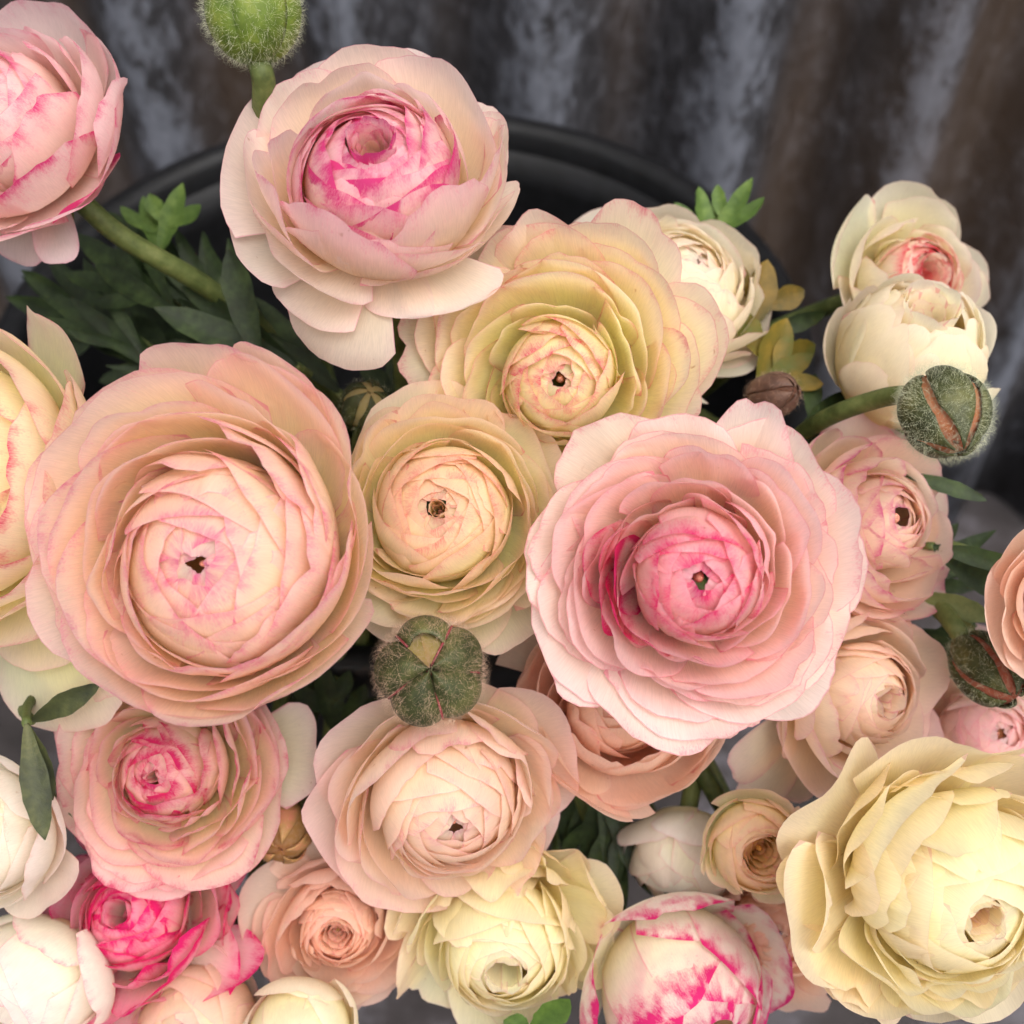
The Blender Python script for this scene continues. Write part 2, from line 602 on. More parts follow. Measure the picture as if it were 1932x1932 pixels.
def auto_stem(root, base, n, r=0.0026):
    """stem: leaves the back of the head, bends over and goes down into the bucket"""
    a = _stem_rng.uniform(0, 6.28)
    q = _stem_rng.uniform(0.2, 0.75)
    tgt = Vector((BC.x + q * 0.09 * math.cos(a), BC.y + q * 0.09 * math.sin(a), 0.03))
    hv = Vector((base.x - BC.x, base.y - BC.y, 0))
    if hv.length > 0.10:
        hv *= 0.10 / hv.length
    mid = Vector((BC.x + hv.x, BC.y + hv.y, BH + 0.004))
    if base.z - mid.z < 0.05:
        mid.z = BH + 0.02
    p1 = base - n * 0.03
    pts = [base, p1, (p1 + mid) / 2 + Vector((0, 0, 0.004)), mid, (mid * 0.5 + tgt * 0.5), tgt]
    stem_obj(root, pts, r, r * 1.1)


def bloom(label, px, py, dpx, depth, tilt=(0, 0), pal='peach', seed=0, spin=0.0, rc=0.42, zc=0.40, flat=1.0, hole=0.10,
          ncore=7, kcore=4, pit=0, rings=5, per=6, zin=0.72, zout=0.50, belin=1.06, belout=0.98, hw=0.80, chw=1.02,
          sgn=1, bc=0.55, bo=0.25, edge=0.010, tuck=0.07, swirl=0.40, curl=0.0, extra=(), stem=True, sepals=False,
          heart=(190, 130, 110), zm=0.35, wav=0.032, ruf=0.017, jit=1.4, c=0.40, p=2.6, rpow=1.0, cc=0.45, gap=0.10,
          stempts=None, pinko=None, pitc=None, lip=44, lipo=82, rim=0.45, mix=1.0, shift=(0, 0), bstart=0.30, ctip=0.09, group=None, name='ranunculus_flower', r0=None):
    rng = random.Random(seed * 7919 + 13)
    R = dpx / 2 / U / F * depth
    n = camdir(*tilt)
    pos = at(px, py, depth) - n * (zm * R)
    zax = n
    xax = (RIGHT - n * RIGHT.dot(n)).normalized()
    yax = zax.cross(xax)
    M = Matrix((xax, yax, zax)).transposed().to_4x4()
    M.translation = pos
    root = empty(name, label, 'flower', group)
    root.matrix_world = M
    core, outer, pk = PAL[pal]
    core = tuple(lift(lin(x)) for x in core)
    outer = tuple(lift(lin(x)) for x in outer)
    pk = tuple(x ** 0.85 for x in lin(pinko or pk))

    def add(prof, phi, hw_, t, blush, **k):
        # colours run from the heart to the outer ring
        cols = vary(rng, lerp3(core, outer, t))
        me = petal_mesh(rng, prof, phi * 1.0, hw_, cols, pk, blush * rng.uniform(0.55, 1.25), edge, R, rim=rim * rng.uniform(0.4, 1.3) * (0.65 if t < 0.3 else 1.0), **k)
        return link('petal', me, None, root)

    sp = spin
    # outer cup, from the outside in: the inner rings hug the ball, the outer ones open
    for j in range(rings):
        t = 1 - j / max(1, rings - 1) if rings > 1 else 1.0
        rin = rc * (1 + gap) if r0 is None else r0
        rt = rin + (1.0 - rin) * t ** rpow
        zt = zin + (zout - zin) * t
        bel = belin + (belout - belin) * t
        m = per if t > 0.35 else max(5, per - 1)
        mk = t ** mix
        for k in range(m):
            ph = sp + 2 * math.pi * k / m + rng.uniform(-0.16, 0.16) * jit
            f = rng.uniform(-0.07, 0.04) * jit
            pc = cup_profile(rt * (1 + f), zt + rng.uniform(-0.05, 0.05) * jit, bel + rng.uniform(-0.03, 0.03) * jit)
            rho = (rc * 1.045 + (1.0 - rc * 1.045) * t ** rpow) * (1 + f * 0.5)
            al = math.radians(lip + (lipo - lip) * t + rng.uniform(-6, 6) * jit)
            pb = ball_profile(rho, zc + (rho * 0.86 - zc) * t, rho * math.sin(al), 1.0 + (flat - 1) * (1 - t)) if al < 1.55 else pc
            prof = [(q1[0] * (1 - mk) + q2[0] * mk, q1[1] * (1 - mk) + q2[1] * mk) for q1, q2 in zip(pb, pc)]
            add(prof, ph, hw * rng.uniform(0.72, 1.2), 0.2 + 0.8 * t, bo, tuck=sgn * tuck * rng.uniform(0.7, 1.3), swirl=sgn * swirl * 0.5,
                curl=curl * t + rng.uniform(-0.02, 0.035) * jit, wav=wav * (0.6 + 0.8 * t), ruf=ruf, c=c * rng.uniform(0.45, 1.4), p=p * rng.uniform(0.7, 1.2),
                side=rng.uniform(-0.02, 0.03) * jit, tooth=rng.choice((0, 0, 0.03, 0.07)), crease=rng.uniform(-0.03, 0.03) * jit, dx=shift[0] * t, dy=shift[1] * t, start=bstart)
        sp += 2 * math.pi / m * 0.5 + 0.35
    # the closed ball of inner petals
    for i in range(ncore):
        q = i / max(1, ncore - 1)
        r_tip = rc * (0.90 * (1 - q) ** 1.15 + hole * (1 - (1 - q) ** 1.15))
        rho = rc * (1.0 - 0.030 * i)
        m = kcore
        for k in range(m):
            ph = sp + 2 * math.pi * k / m + rng.uniform(-0.2, 0.2) * jit
            prof = ball_profile(rho * (1 + rng.uniform(-0.012, 0.012)), zc + ctip * (1 - q), r_tip * rng.uniform(0.85, 1.12), flat)
            add(prof, ph, chw * (1.0 + 0.15 * q) * rng.uniform(0.9, 1.1), 0.25 * (1 - q), bc, tuck=sgn * 0.10, swirl=sgn * swirl, nu=15, nv=12,
                s0=0.25, c=cc * (0.75 * (1 - q) + 0.12), p=1.8 + 0.8 * rng.random(), wav=0.010, ruf=0.004, start=bstart,
                curl=rng.uniform(0.008, 0.055) * (1 - 0.6 * q), crease=rng.uniform(-0.015, 0.02), side=rng.uniform(-0.01, 0.02))
        sp += 2 * math.pi / m * 0.38 * sgn + 0.1
    # petals standing down inside the open heart
    for i in range(pit):
        q = i / max(1, pit - 1)
        r_tip = rc * hole * (1.04 - 0.80 * q)
        ztop = zc + flat * rc * math.sqrt(max(0.05, 1 - hole * hole)) - 0.50 * rc * q ** 1.2
        for k in range(5):
            ph = sp + 2 * math.pi * k / 5 + rng.uniform(-0.2, 0.2)
            prof = [(r_tip * (0.84 + 0.16 * tt), zc - 0.3 * rc + (ztop - zc + 0.3 * rc) * tt) for tt in np.linspace(0, 1, 8)]
            sv = core
            if pitc:
                core = lerp3(core, (lift(lin(pitc)),) * 3, max(0.0, min(1, 1.8 * q - 0.3)))
            add(prof, ph, 0.8, 0.0, bc * (0.9 if not pitc else 1.1 - 0.9 * q), tuck=sgn * 0.05, nu=9, nv=7, c=0.08, p=2, wav=0.010, ruf=0.012, s0=0.0)
            core = sv
        sp += 0.5
    # heart
    hr = max(0.025, rc * hole * 0.14 if pit else min(0.07, rc * hole * 0.9))
    V, Fc = lathe([(0.001, 0.30), (hr * 0.5, 0.29), (hr * 0.95, 0.22), (hr, 0.1), (hr * 0.8, 0.0)], 14)
    zt = zc + flat * rc * (0.36 if pit else 0.70)
    V = [(x * R, y * R, (z - 0.30 + zt) * R) for x, y, z in V]
    link('heart', mesh_np('heart', V, Fc), plain('heart_tissue', heart, 0.7, 0.25, 900), root)
    # loose outer petals placed one by one: (angle, radius, height, half width, belly, outline, options)
    for e in extra:
        e = dict(e)
        ph = math.radians(e.pop('a'))
        prof = cup_profile(e.pop('r'), e.pop('z'), e.pop('bel', 0.9), lift=e.pop('lift', 0.0))
        add(prof, ph, e.pop('hw', 0.6), e.pop('t', 1.0), e.pop('bl', bo), **{**dict(dx=shift[0], dy=shift[1], tuck=sgn * tuck, wav=wav, ruf=ruf, c=c, p=p), **e})
    # green cup of sepals and the stem
    if sepals:
        for k in range(5):
            ph = 2 * math.pi * k / 5 + spin
            prof = cup_profile(0.62, -0.06 + rng.uniform(-0.2, 0.05), 0.9, -0.06)
            me = petal_mesh(rng, prof, ph, 0.42, [lin((90, 100, 50))] * 3, pk, 0, 0.001, R, nu=7, nv=8, c=0.75, p=1.5)
            me.materials.clear()
            link('sepal', me, STEM, root)
    if stem:
        base = pos + n * (0.03 * R)
        if stempts:
            stem_obj(root, [base] + [at(*q) for q in stempts], 0.0027, 0.003)
        else:
            auto_stem(root, base, n)
    return root


# ------------------------------------------------------------------ the open flowers
PAL['peachpink'] = (((240, 196, 140), (244, 206, 166), (238, 176, 190)), ((244, 200, 156), (246, 212, 184), (244, 212, 200)), (212, 62, 128))
PAL['lemonpink'] = (((240, 214, 136), (244, 216, 160), (236, 160, 166)), ((244, 222, 150), (246, 220, 176), (244, 192, 190)), (206, 36, 96))
PAL['lemonpeach'] = (((250, 228, 126), (250, 224, 146), (244, 192, 154)), ((252, 230, 128), (250, 234, 164), (246, 210, 180)), (206, 84, 88))
PAL['shell'] = (((246, 196, 150), (242, 178, 164), (236, 140, 164)), ((248, 206, 152), (248, 212, 180), (248, 216, 208)), (216, 46, 108))
PAL['ivory'] = (((248, 212, 120), (248, 226, 164), (248, 228, 184)), ((248, 214, 126), (248, 226, 166), (246, 214, 170)), (208, 150, 140))

# top row
bloom('pink ranunculus at the corner with its stem leaning across the bucket mouth', 22, 255, 480, 0.285, (-0.30, 0.22), 'rose', 1,
      rc=0.52, zc=0.42, rings=4, zin=0.8, zout=0.45, belin=1.05, belout=1.0, bc=0.7, bo=0.55, rim=0.7, hole=0.12, sepals=True,
      extra=[dict(a=-5, r=1.0, z=0.62, hw=0.42, bel=1.15, bl=0.5), dict(a=-40, r=0.98, z=0.35, hw=0.5, bl=2.4),
             dict(a=-75, r=1.0, z=0.0, hw=0.3, c=0.8, bl=0.3), dict(a=-105, r=0.9, z=-0.1, hw=0.5, bl=0.3)],
      stempts=[(215, 435, 0.305), (400, 548, 0.325), (560, 680, 0.36), (700, 900, 0.46)])
bloom('pale pink ranunculus with deep rosy ball and drooping lower petals below the green bud', 715, 350, 560, 0.258, (0.0, 0.42), 'peachpink', 2,
      rc=0.53, zc=0.45, zm=0.45, hole=0.28, pit=6, ncore=7, kcore=5, chw=0.9, rings=5, per=5, zin=0.72, zout=0.30, belin=1.08, belout=1.02, hw=0.85,
      bc=1.25, bo=0.32, edge=0.010, heart=(170, 110, 40), pitc=(206, 150, 110), curl=0.05, shift=(-0.05, 0.32),
      extra=[dict(a=238, r=1.12, z=-0.15, hw=0.42, c=0.3), dict(a=252, r=1.22, z=-0.42, hw=0.42, c=0.3), dict(a=282, r=1.05, z=-0.1, hw=0.35, c=0.5),
             dict(a=305, r=1.12, z=-0.12, hw=0.42, c=0.4), dict(a=200, r=1.12, z=0.02, hw=0.5), dict(a=28, r=1.0, z=0.15, hw=0.5),
             dict(a=75, r=1.12, z=0.2, hw=0.5), dict(a=110, r=1.14, z=0.15, hw=0.6), dict(a=345, r=1.0, z=0.1, hw=0.45)])
bloom('yellow hearted ranunculus with pink rimmed fanned petals', 1058, 712, 625, 0.278, (-0.06, -0.16), 'lemon', 3,
      rc=0.335, zc=0.36, zm=0.36, hole=0.09, ncore=7, rings=9, zin=0.56, zout=0.24, belin=0.95, belout=0.72, gap=0.16, hw=0.68, mix=0.28, per=7, c=0.5, p=2.1, jit=1.1,
      bc=0.62, bo=0.30, edge=0.014, rpow=0.85, wav=0.03, rim=0.7, shift=(0.0, 0.10))
bloom('cream ranunculus seen from behind beside the yellow hearted flower', 1270, 555, 415, 0.318, (0.45, 0.60), 'cream', 4,
      rc=0.5, zc=0.4, rings=6, zin=0.8, zout=0.35, lip=30, bc=0.1, bo=0.15, hole=0.02, heart=(240, 222, 184))
bloom('pale ranunculus with red heart turned to the corrugated wall', 1712, 532, 345, 0.325, (0.42, 0.05), 'cream', 5,
      rc=0.45, zc=0.4, hole=0.45, pit=5, rings=4, per=5, zin=0.72, zout=0.55, bc=1.3, bo=0.12, pinko=(214, 60, 80), pitc=(206, 60, 60))
bloom('half closed cream and yellow ranunculus behind the nodding bud', 1715, 665, 320, 0.305, (0.10, 0.75), 'cream', 6,
      rc=0.80, zc=0.75, zm=0.75, flat=1.15, hole=0.40, pit=5, ncore=5, rings=2, per=5, zin=1.35, zout=1.1, belin=1.25, belout=1.2, gap=0.05, bc=0.08, bo=0.06, sepals=True, edge=0.004,
      cc=1.4, kcore=6, chw=0.65)

# middle row
bloom('large peach ranunculus with deep cup and folded petal at its shoulder', 418, 1062, 678, 0.250, (-0.14, 0.03), 'peach', 7,
      rc=0.545, zc=0.42, zm=0.42, flat=0.75, hole=0.055, ncore=7, rings=8, per=6, zin=0.72, zout=0.56, belin=1.06, belout=0.94, hw=0.86, lip=42, lipo=76, mix=0.6,
      bc=0.62, bo=0.42, edge=0.010, gap=0.07, rim=0.65, shift=(-0.11, 0.13),
      extra=[dict(a=62, r=1.08, z=0.52, hw=0.5, bel=0.95), dict(a=92, r=1.08, z=0.55, hw=0.5, bel=0.95)])
bloom('small pale yellow ranunculus with apricot heart wedged between two large ones', 833, 968, 470, 0.272, (-0.04, 0.12), 'lemonpeach', 8,
      rc=0.52, zc=0.42, zm=0.42, flat=0.75, hole=0.13, pit=3, ncore=7, rings=7, per=6, zin=0.72, zout=0.42, belin=1.06, belout=0.9, bc=0.55, bo=0.25, edge=0.006, sgn=-1, mix=0.55,
      extra=[dict(a=280, r=1.15, z=0.1, hw=0.5), dict(a=310, r=1.2, z=0.05, hw=0.5), dict(a=250, r=1.1, z=0.1, hw=0.5)])
bloom('large wide open pink ranunculus with crimson petals round its heart', 1314, 1084, 690, 0.248, (-0.08, -0.03), 'shell', 9,
      rc=0.345, zc=0.34, zm=0.34, hole=0.10, ncore=6, rings=10, per=7, zin=0.52, zout=0.20, belin=1.0, belout=0.66, gap=0.10, hw=0.68, mix=0.26, c=0.45, p=2.3,
      bc=0.85, bo=0.25, rim=0.55, edge=0.013, rpow=0.9, wav=0.026,
      extra=[dict(a=172, r=0.60, z=0.50, hw=0.5, bel=1.0, bl=1.6, t=0.2, start=0.0), dict(a=190, r=0.55, z=0.55, hw=0.55, bel=1.05, bl=2.0, t=0.2, start=0.0),
             dict(a=208, r=0.50, z=0.58, hw=0.55, bel=1.1, bl=2.2, t=0.2, start=0.0), dict(a=160, r=0.50, z=0.58, hw=0.5, bel=1.1, bl=2.0, t=0.1, start=0.0),
             dict(a=225, r=0.46, z=0.60, hw=0.6, bel=1.1, bl=2.0, t=0.1, start=0.0), dict(a=182, r=0.45, z=0.60, hw=0.6, bel=1.1, bl=2.4, t=0.1, start=0.0)])
bloom('apricot ranunculus with curled pink rimmed petals behind the crimson hearted flower', 1640, 985, 410, 0.300, (0.55, 0.15), 'apricot', 10,
      rc=0.42, zc=0.4, hole=0.2, rings=5, per=6, zin=0.62, zout=0.4, bc=0.5, bo=0.4, rim=0.9, edge=0.02, wav=0.04,
      extra=[dict(a=15, r=1.15, z=0.3, hw=0.5), dict(a=-20, r=1.1, z=0.35, hw=0.5), dict(a=65, r=1.15, z=0.3, hw=0.3, bl=0.6)])
bloom('salmon cupped ranunculus tucked under the crimson hearted flower', 1165, 1330, 410, 0.300, (-0.05, 0.30), 'salmon', 11,
      rc=0.45, zc=0.42, rings=5, zin=0.75, zout=0.72, belin=1.1, belout=1.08, bc=0.2, bo=0.2, rim=0.6, edge=0.006)
bloom('cream ranunculus with orange heart below the apricot curled flower', 1615, 1305, 385, 0.298, (0.50, -0.08), 'apricot', 12,
      rc=0.48, zc=0.4, hole=0.3, pit=3, rings=4, zin=0.72, zout=0.4, bc=0.1, bo=0.25, heart=(150, 80, 50), jit=1.5,
      extra=[dict(a=215, r=1.35, z=-0.2, hw=0.28, c=0.6, bl=0.5), dict(a=235, r=1.5, z=-0.3, hw=0.26, c=0.6, bl=0.5), dict(a=255, r=1.3, z=-0.3, hw=0.28, c=0.6, bl=0.4)])
bloom('salmon ranunculus cut off at the side beside the drooping hairy bud', 2040, 1135, 350, 0.270, (-0.25, -0.05), 'salmon', 13,
      rc=0.5, zc=0.42, rings=4, zin=0.75, zout=0.6, bc=0.3, bo=0.2)
bloom('dusky pink ranunculus behind the large cream one', 1850, 1385, 400, 0.318, (0.1, 0.2), 'rose', 14, rc=0.4, rings=4, zin=0.6, zout=0.35, bo=0.1, bc=0.3)
bloom('yellow ranunculus with red feathered petals cut off at the side beside the large peach one', -45, 905, 620, 0.278, (-0.48, 0.05), 'lemon', 15,
      rc=0.5, zc=0.42, rings=5, per=6, zin=0.8, zout=0.55, belin=1.08, belout=1.0, bc=0.6, bo=0.45, rim=0.7, edge=0.012,
      extra=[dict(a=60, r=1.12, z=0.35, hw=0.35), dict(a=285, r=1.2, z=0.1, hw=0.5, bl=0.1), dict(a=296, r=1.5, z=-0.1, hw=0.4, bl=0.1), dict(a=280, r=1.6, z=-0.15, hw=0.4, bl=0.1)])

# lower rows
bloom('cream ranunculus with crimson whorled heart under the large peach one', 318, 1455, 490, 0.288, (-0.10, 0.08), 'lemonpink', 16,
      rc=0.36, zc=0.34, zm=0.34, hole=0.12, pit=2, ncore=7, rings=9, per=6, zin=0.52, zout=0.36, belin=1.0, belout=0.75, mix=0.4, hw=0.75, c=0.38, gap=0.03, bc=1.0, bo=0.42, rim=0.85, edge=0.02, heart=(90, 20, 40),
      extra=[dict(a=5, r=1.15, z=0.15, hw=0.45, bl=0.2)])
bloom('hot pink frilled ranunculus below the crimson whorled one', 262, 1728, 455, 0.302, (-0.18, 0.42), 'hot', 17,
      rc=0.42, zc=0.38, hole=0.25, pit=2, rings=5, per=7, zin=0.6, zout=0.35, belout=0.85, bc=1.2, bo=1.3, rim=1.1, edge=0.045, wav=0.09, ruf=0.03, jit=1.8, mix=0.5, c=0.55, heart=(120, 40, 50))
bloom('apricot ranunculus with round closed ball under the dark green bud', 848, 1510, 495, 0.283, (0.18, -0.42), 'apricot', 18,
      rc=0.50, zc=0.44, zm=0.44, flat=0.8, ncore=7, rings=6, per=6, zin=0.72, zout=0.35, belin=1.05, belout=0.85, bc=0.30, bo=0.30, edge=0.008, wav=0.04, jit=1.6, shift=(-0.03, -0.02), hole=0.07, r0=0.5)
bloom('small salmon ranunculus with brown heart below the apricot one', 640, 1742, 335, 0.306, (0.05, -0.08), 'salmon', 19,
      rc=0.40, zc=0.4, hole=0.45, pit=4, rings=5, per=7, zin=0.65, zout=0.4, bc=0.15, bo=0.15, heart=(120, 92, 50), jit=1.6, wav=0.04)
bloom('ragged cream yellow ranunculus beside the small salmon one', 952, 1770, 490, 0.296, (0.0, -0.34), 'ivory', 20,
      rc=0.48, zc=0.42, zm=0.42, hole=0.28, pit=2, rings=5, per=7, zin=0.70, zout=0.30, belout=0.85, hw=0.55, bc=0.08, bo=0.08, c=0.6, p=1.7, jit=2.0, wav=0.05, heart=(130, 130, 50), pitc=(200, 180, 90), mix=0.5)
bloom('half open white ranunculus with magenta feathered petals', 1285, 1862, 375, 0.300, (0.36, -0.26), 'white', 21,
      rc=0.80, zc=0.62, zm=0.62, flat=1.1, hole=0.2, ncore=4, kcore=4, rings=1, per=4, zin=1.0, zout=1.0, belin=1.2, belout=1.2, gap=0.1, bc=1.9, bo=1.5, chw=0.95, edge=0.02, c=0.5, bstart=0.50, rim=0.8)
bloom('small fading ranunculus with papery brown heart beside the large cream one', 1425, 1592, 225, 0.292, (0.08, -0.06), 'lemonpeach', 22,
      rc=0.75, zc=0.5, zm=0.5, hole=0.5, pit=5, ncore=5, rings=1, per=5, zin=0.8, zout=0.7, bc=0.4, bo=0.3, heart=(190, 130, 60), pitc=(214, 150, 80))
bloom('pleated salmon ranunculus hidden behind the large cream one', 1465, 1745, 320, 0.318, (-0.2, 0.1), 'salmon', 23, rc=0.45, rings=4, per=8, hw=0.5, bc=0.2, bo=0.1, jit=1.6, wav=0.05)
bloom('large cream yellow ranunculus with orange heart', 1805, 1685, 610, 0.262, (0.18, -0.22), 'ivory', 24,
      rc=0.50, zc=0.44, zm=0.44, flat=0.75, hole=0.24, pit=5, ncore=5, kcore=4, chw=1.0, rings=7, per=7, hw=0.62, zin=0.72, zout=0.40, belin=1.05, belout=0.88, bc=0.12, bo=0.05, edge=0.004, jit=1.8, wav=0.06, rim=0.1, r0=0.44,
      heart=(110, 70, 30), pitc=(190, 116, 52), sgn=-1, shift=(-0.14, 0.08), mix=0.7)
bloom('white ranunculus with folded side petals cut off beside the crimson whorled one', 0, 1570, 330, 0.285, (-0.30, -0.20), 'white', 25,
      rc=0.6, zc=0.5, rings=3, per=5, zin=0.9, zout=0.5, bc=0.2, bo=0.1, pinko=(206, 110, 90), sepals=True)
bloom('closed white ranunculus with magenta streaks and green sepal below the hot pink one', 75, 1855, 300, 0.296, (-0.35, -0.35), 'white', 26,
      rc=0.82, zc=0.62, zm=0.62, flat=1.1, hole=0.2, ncore=5, rings=1, per=5, zin=1.0, zout=1.0, belin=1.2, belout=1.2, bc=0.35, bo=0.4, sepals=True, bstart=0.6, kcore=4, chw=0.95)
bloom('closed apricot ranunculus between two white ones', 375, 1945, 285, 0.302, (0.0, 0.30), 'apricot', 27,
      rc=0.82, zc=0.62, zm=0.62, flat=1.1, hole=0.2, ncore=5, rings=1, per=5, zin=1.0, zout=1.0, belin=1.2, belout=1.2, bc=0.2, bo=0.1)
bloom('closed cream ranunculus below the small salmon one', 570, 1945, 230, 0.294, (0.1, -0.2), 'cream', 28,
      rc=0.82, zc=0.62, zm=0.62, flat=1.1, hole=0.2, ncore=5, rings=1, per=5, zin=1.0, zout=1.0, belin=1.2, belout=1.2, bc=0.05, bo=0.05)
bloom('shaded white ranunculus hanging behind the small fading one', 1295, 1585, 260, 0.325, (-0.25, -1.6), 'white', 29,
      rc=0.7, zc=0.6, rings=2, per=5, zin=0.9, zout=0.7, bc=0.05, bo=0.05)


# ------------------------------------------------------------------ buds
def hairs(root, rng, fn, count, length, mat, curlf=1.0):
    """short soft hairs standing on the bud: too many to count"""
    V, Fc = [], []
    for _ in range(count):
        p, n = fn(rng)
        t1 = n.orthogonal().normalized()
        t1.rotate(Matrix.Rotation(rng.uniform(0, 6.28), 3, n))
        L = length * rng.uniform(0.5, 1.3)
        wd = t1.cross(n) * 0.000022
        wd2 = t1 * 0.000022
        k = len(V)
        for i in range(4):
            q = i / 3
            c = p + n * (L * q * (1 - 0.3 * q)) + t1 * (L * curlf * q * q)
            f = 1 - 0.75 * q
            V += [c + wd * f, c - wd * 0.5 * f + wd2 * f, c - wd * 0.5 * f - wd2 * f]
        for i in range(3):
            for j in range(3):
                a, b = k + i * 3 + j, k + i * 3 + (j + 1) % 3
                Fc.append((a, b, b + 3, a + 3))
    o = link('fine_hairs', mesh_np('fine_hairs', V, Fc), mat, root)
    o['kind'] = 'stuff'
    return o


def bud(label, px, py, dpx, depth, tilt, seed, mat, hairmat, inner, stempts, tz=1.0, flat=1.1, hole=0.10, lobes=5, hw=0.66, nh=900, hl=0.0022,
        seam=None, puff=0.06, spin=0.0, rs=0.0022, open_=0.0, sc_=0.22, short=None, point=0.0, tk=0.05):
    rng = random.Random(seed * 31 + 5)
    R = dpx / 2 / U / F * depth
    n = camdir(tilt[0], tilt[1], tz)
    M = Matrix.Identity(4)
    xax = (RIGHT - n * RIGHT.dot(n)).normalized()
    M = Matrix((xax, n.cross(xax), n)).transposed().to_4x4()
    M.translation = at(px, py, depth)
    root = empty('flower_bud', label, 'flower bud')
    root.matrix_world = M
    core = [lin(x) for x in inner]
    for k in range(5):
        prof = ball_profile(0.93, 0.0, 0.03, flat * 1.0, 3.0)
        me = petal_mesh(rng, prof, spin + 2 * math.pi * (k + 0.5) / 5, 0.75, core, lin((200, 90, 80)), 0.15, 0.002, R, c=0.04, wav=0.004, ruf=0.0, s0=0.0)
        link('petal', me, None, root)
    for k in range(lobes):
        tip = hole + rng.uniform(0, 0.12) * (1 if sc_ > 0.1 else 0.1)
        if k == short:
            tip = 0.62
        prof = ball_profile(1.0, 0.0, tip, flat, 3.05)
        prof = [(r, z + point * max(0.0, 1 - r / 0.6) ** 1.5 * (z > 0)) for r, z in prof]
        me = petal_mesh(rng, prof, spin + 2 * math.pi * k / lobes + rng.uniform(-0.08, 0.08), hw * (1 - open_), core, core[0], 0, 0.001, R, nu=13, nv=14,
                        c=sc_ + open_ * 0.9, p=1.8, tuck=tk, wav=0.02, ruf=0.0, s0=0.0, side=-0.05)
        # each sepal bulges
        me.materials.clear()
        co = np.zeros(len(me.vertices) * 3)
        me.vertices.foreach_get('co', co)
        co = co.reshape(14, 13, 3)
        uu = np.linspace(-1, 1, 13)[None, :, None]
        co *= 1 + puff * (1 - uu ** 2)
        me.vertices.foreach_set('co', co.reshape(-1))
        o = link('sepal', me, mat, root)
        sol = o.modifiers.new('thick', 'SOLIDIFY')
        sol.thickness = 0.0005
        sol.offset = -1
        if seam:
            edge = [Vector(co[j, 12]) * 1.012 for j in range(3, 14)]
            Vt, Ft = tube(edge, [0.0003] * len(edge), 6)
            link('seam', mesh_np('seam', Vt, Ft), seam, o)

    def fn(r):
        ca = r.uniform(-1, 1)
        sa = math.sqrt(1 - ca * ca)
        a = r.uniform(0, 6.28)
        p = Vector((sa * math.cos(a), sa * math.sin(a), ca * flat)) * (R * (1 + puff * 0.6))
        return p, Vector((sa * math.cos(a), sa * math.sin(a), ca)).normalized()
    hairs(root, rng, fn, nh, hl, hairmat)
    stem_obj(root, [M @ Vector((0, 0, -0.9 * R * flat))] + [at(*q) for q in stempts], rs, rs * 1.15)
    return root


bud('plump bright green hairy bud above the pale pink flower', 476, 18, 178, 0.262, (-0.02, 0.9), 1, BUDG, HAIRP,
    ((150, 160, 70), (170, 170, 90), (180, 170, 100)), [(497, 150, 0.266), (505, 260, 0.285), (560, 500, 0.36), (640, 800, 0.47)], tz=0.35, nh=2600, rs=0.0026, puff=0.035)
bud('nodding grey green hairy bud with orange gaps between its sepals', 1781, 778, 160, 0.258, (0.05, -0.80), 2, BUDD, HAIRP,
    ((214, 140, 96), (220, 146, 100), (214, 130, 90)), [(1740, 742, 0.272), (1660, 752, 0.285), (1540, 800, 0.305), (1400, 900, 0.36), (1150, 1000, 0.46)], tz=0.75, hole=0.05, nh=3600, open_=0.12, puff=0.07, spin=0.3, point=0.3, tk=0.1)
bud('round dark green bud with red seams above the apricot flower', 812, 1266, 180, 0.262, (0.06, 0.18), 3, BUDD, HAIRW,
    ((150, 150, 70), (176, 168, 90), (190, 160, 100)), [(800, 1275, 0.30), (790, 1250, 0.36), (780, 1200, 0.46)], flat=0.85, seam=SEAM, nh=4200, hl=0.0022, puff=0.18, spin=0.5, hole=0.012, sc_=0.03, short=1, tk=0.07, hw=0.68)
bud('small brown bud beside the nodding green bud', 1458, 745, 82, 0.300, (0.6, 0.1), 4, BUDB, HAIRW,
    ((120, 80, 60),) * 3, [(1440, 800, 0.32), (1380, 900, 0.38)], flat=1.4, nh=350, hl=0.0015, rs=0.0018)
bud('drooping grey green hairy bud beside the salmon flower at the side', 1862, 1262, 120, 0.292, (0.2, -0.5), 5, BUDD, HAIRP,
    ((190, 110, 86),) * 3, [(1800, 1180, 0.30), (1740, 1120, 0.32), (1600, 1050, 0.38), (1300, 1000, 0.47)], nh=1600, hl=0.0018, rs=0.0024, flat=1.5, open_=0.15)
bud('small spent bud with reddish sepals between the crimson whorled and apricot flowers', 535, 1570, 112, 0.300, (0.1, -0.3), 6, leaf_material('spent_bud', (96, 60, 40), (150, 116, 70), (176, 110, 90), 0.1), HAIRW,
    ((190, 90, 80), (190, 150, 90), (170, 120, 70)), [(560, 1500, 0.32), (600, 1300, 0.38), (680, 1100, 0.47)], nh=250, hl=0.0012, open_=0.25)
bud('small green bud with pale tip behind the large peach flower', 690, 765, 92, 0.302, (0.3, 0.5), 7, BUDD, HAIRP,
    ((206, 190, 130),) * 3, [(680, 820, 0.32), (660, 900, 0.38)], nh=250, hl=0.0015, rs=0.0018, open_=0.2)


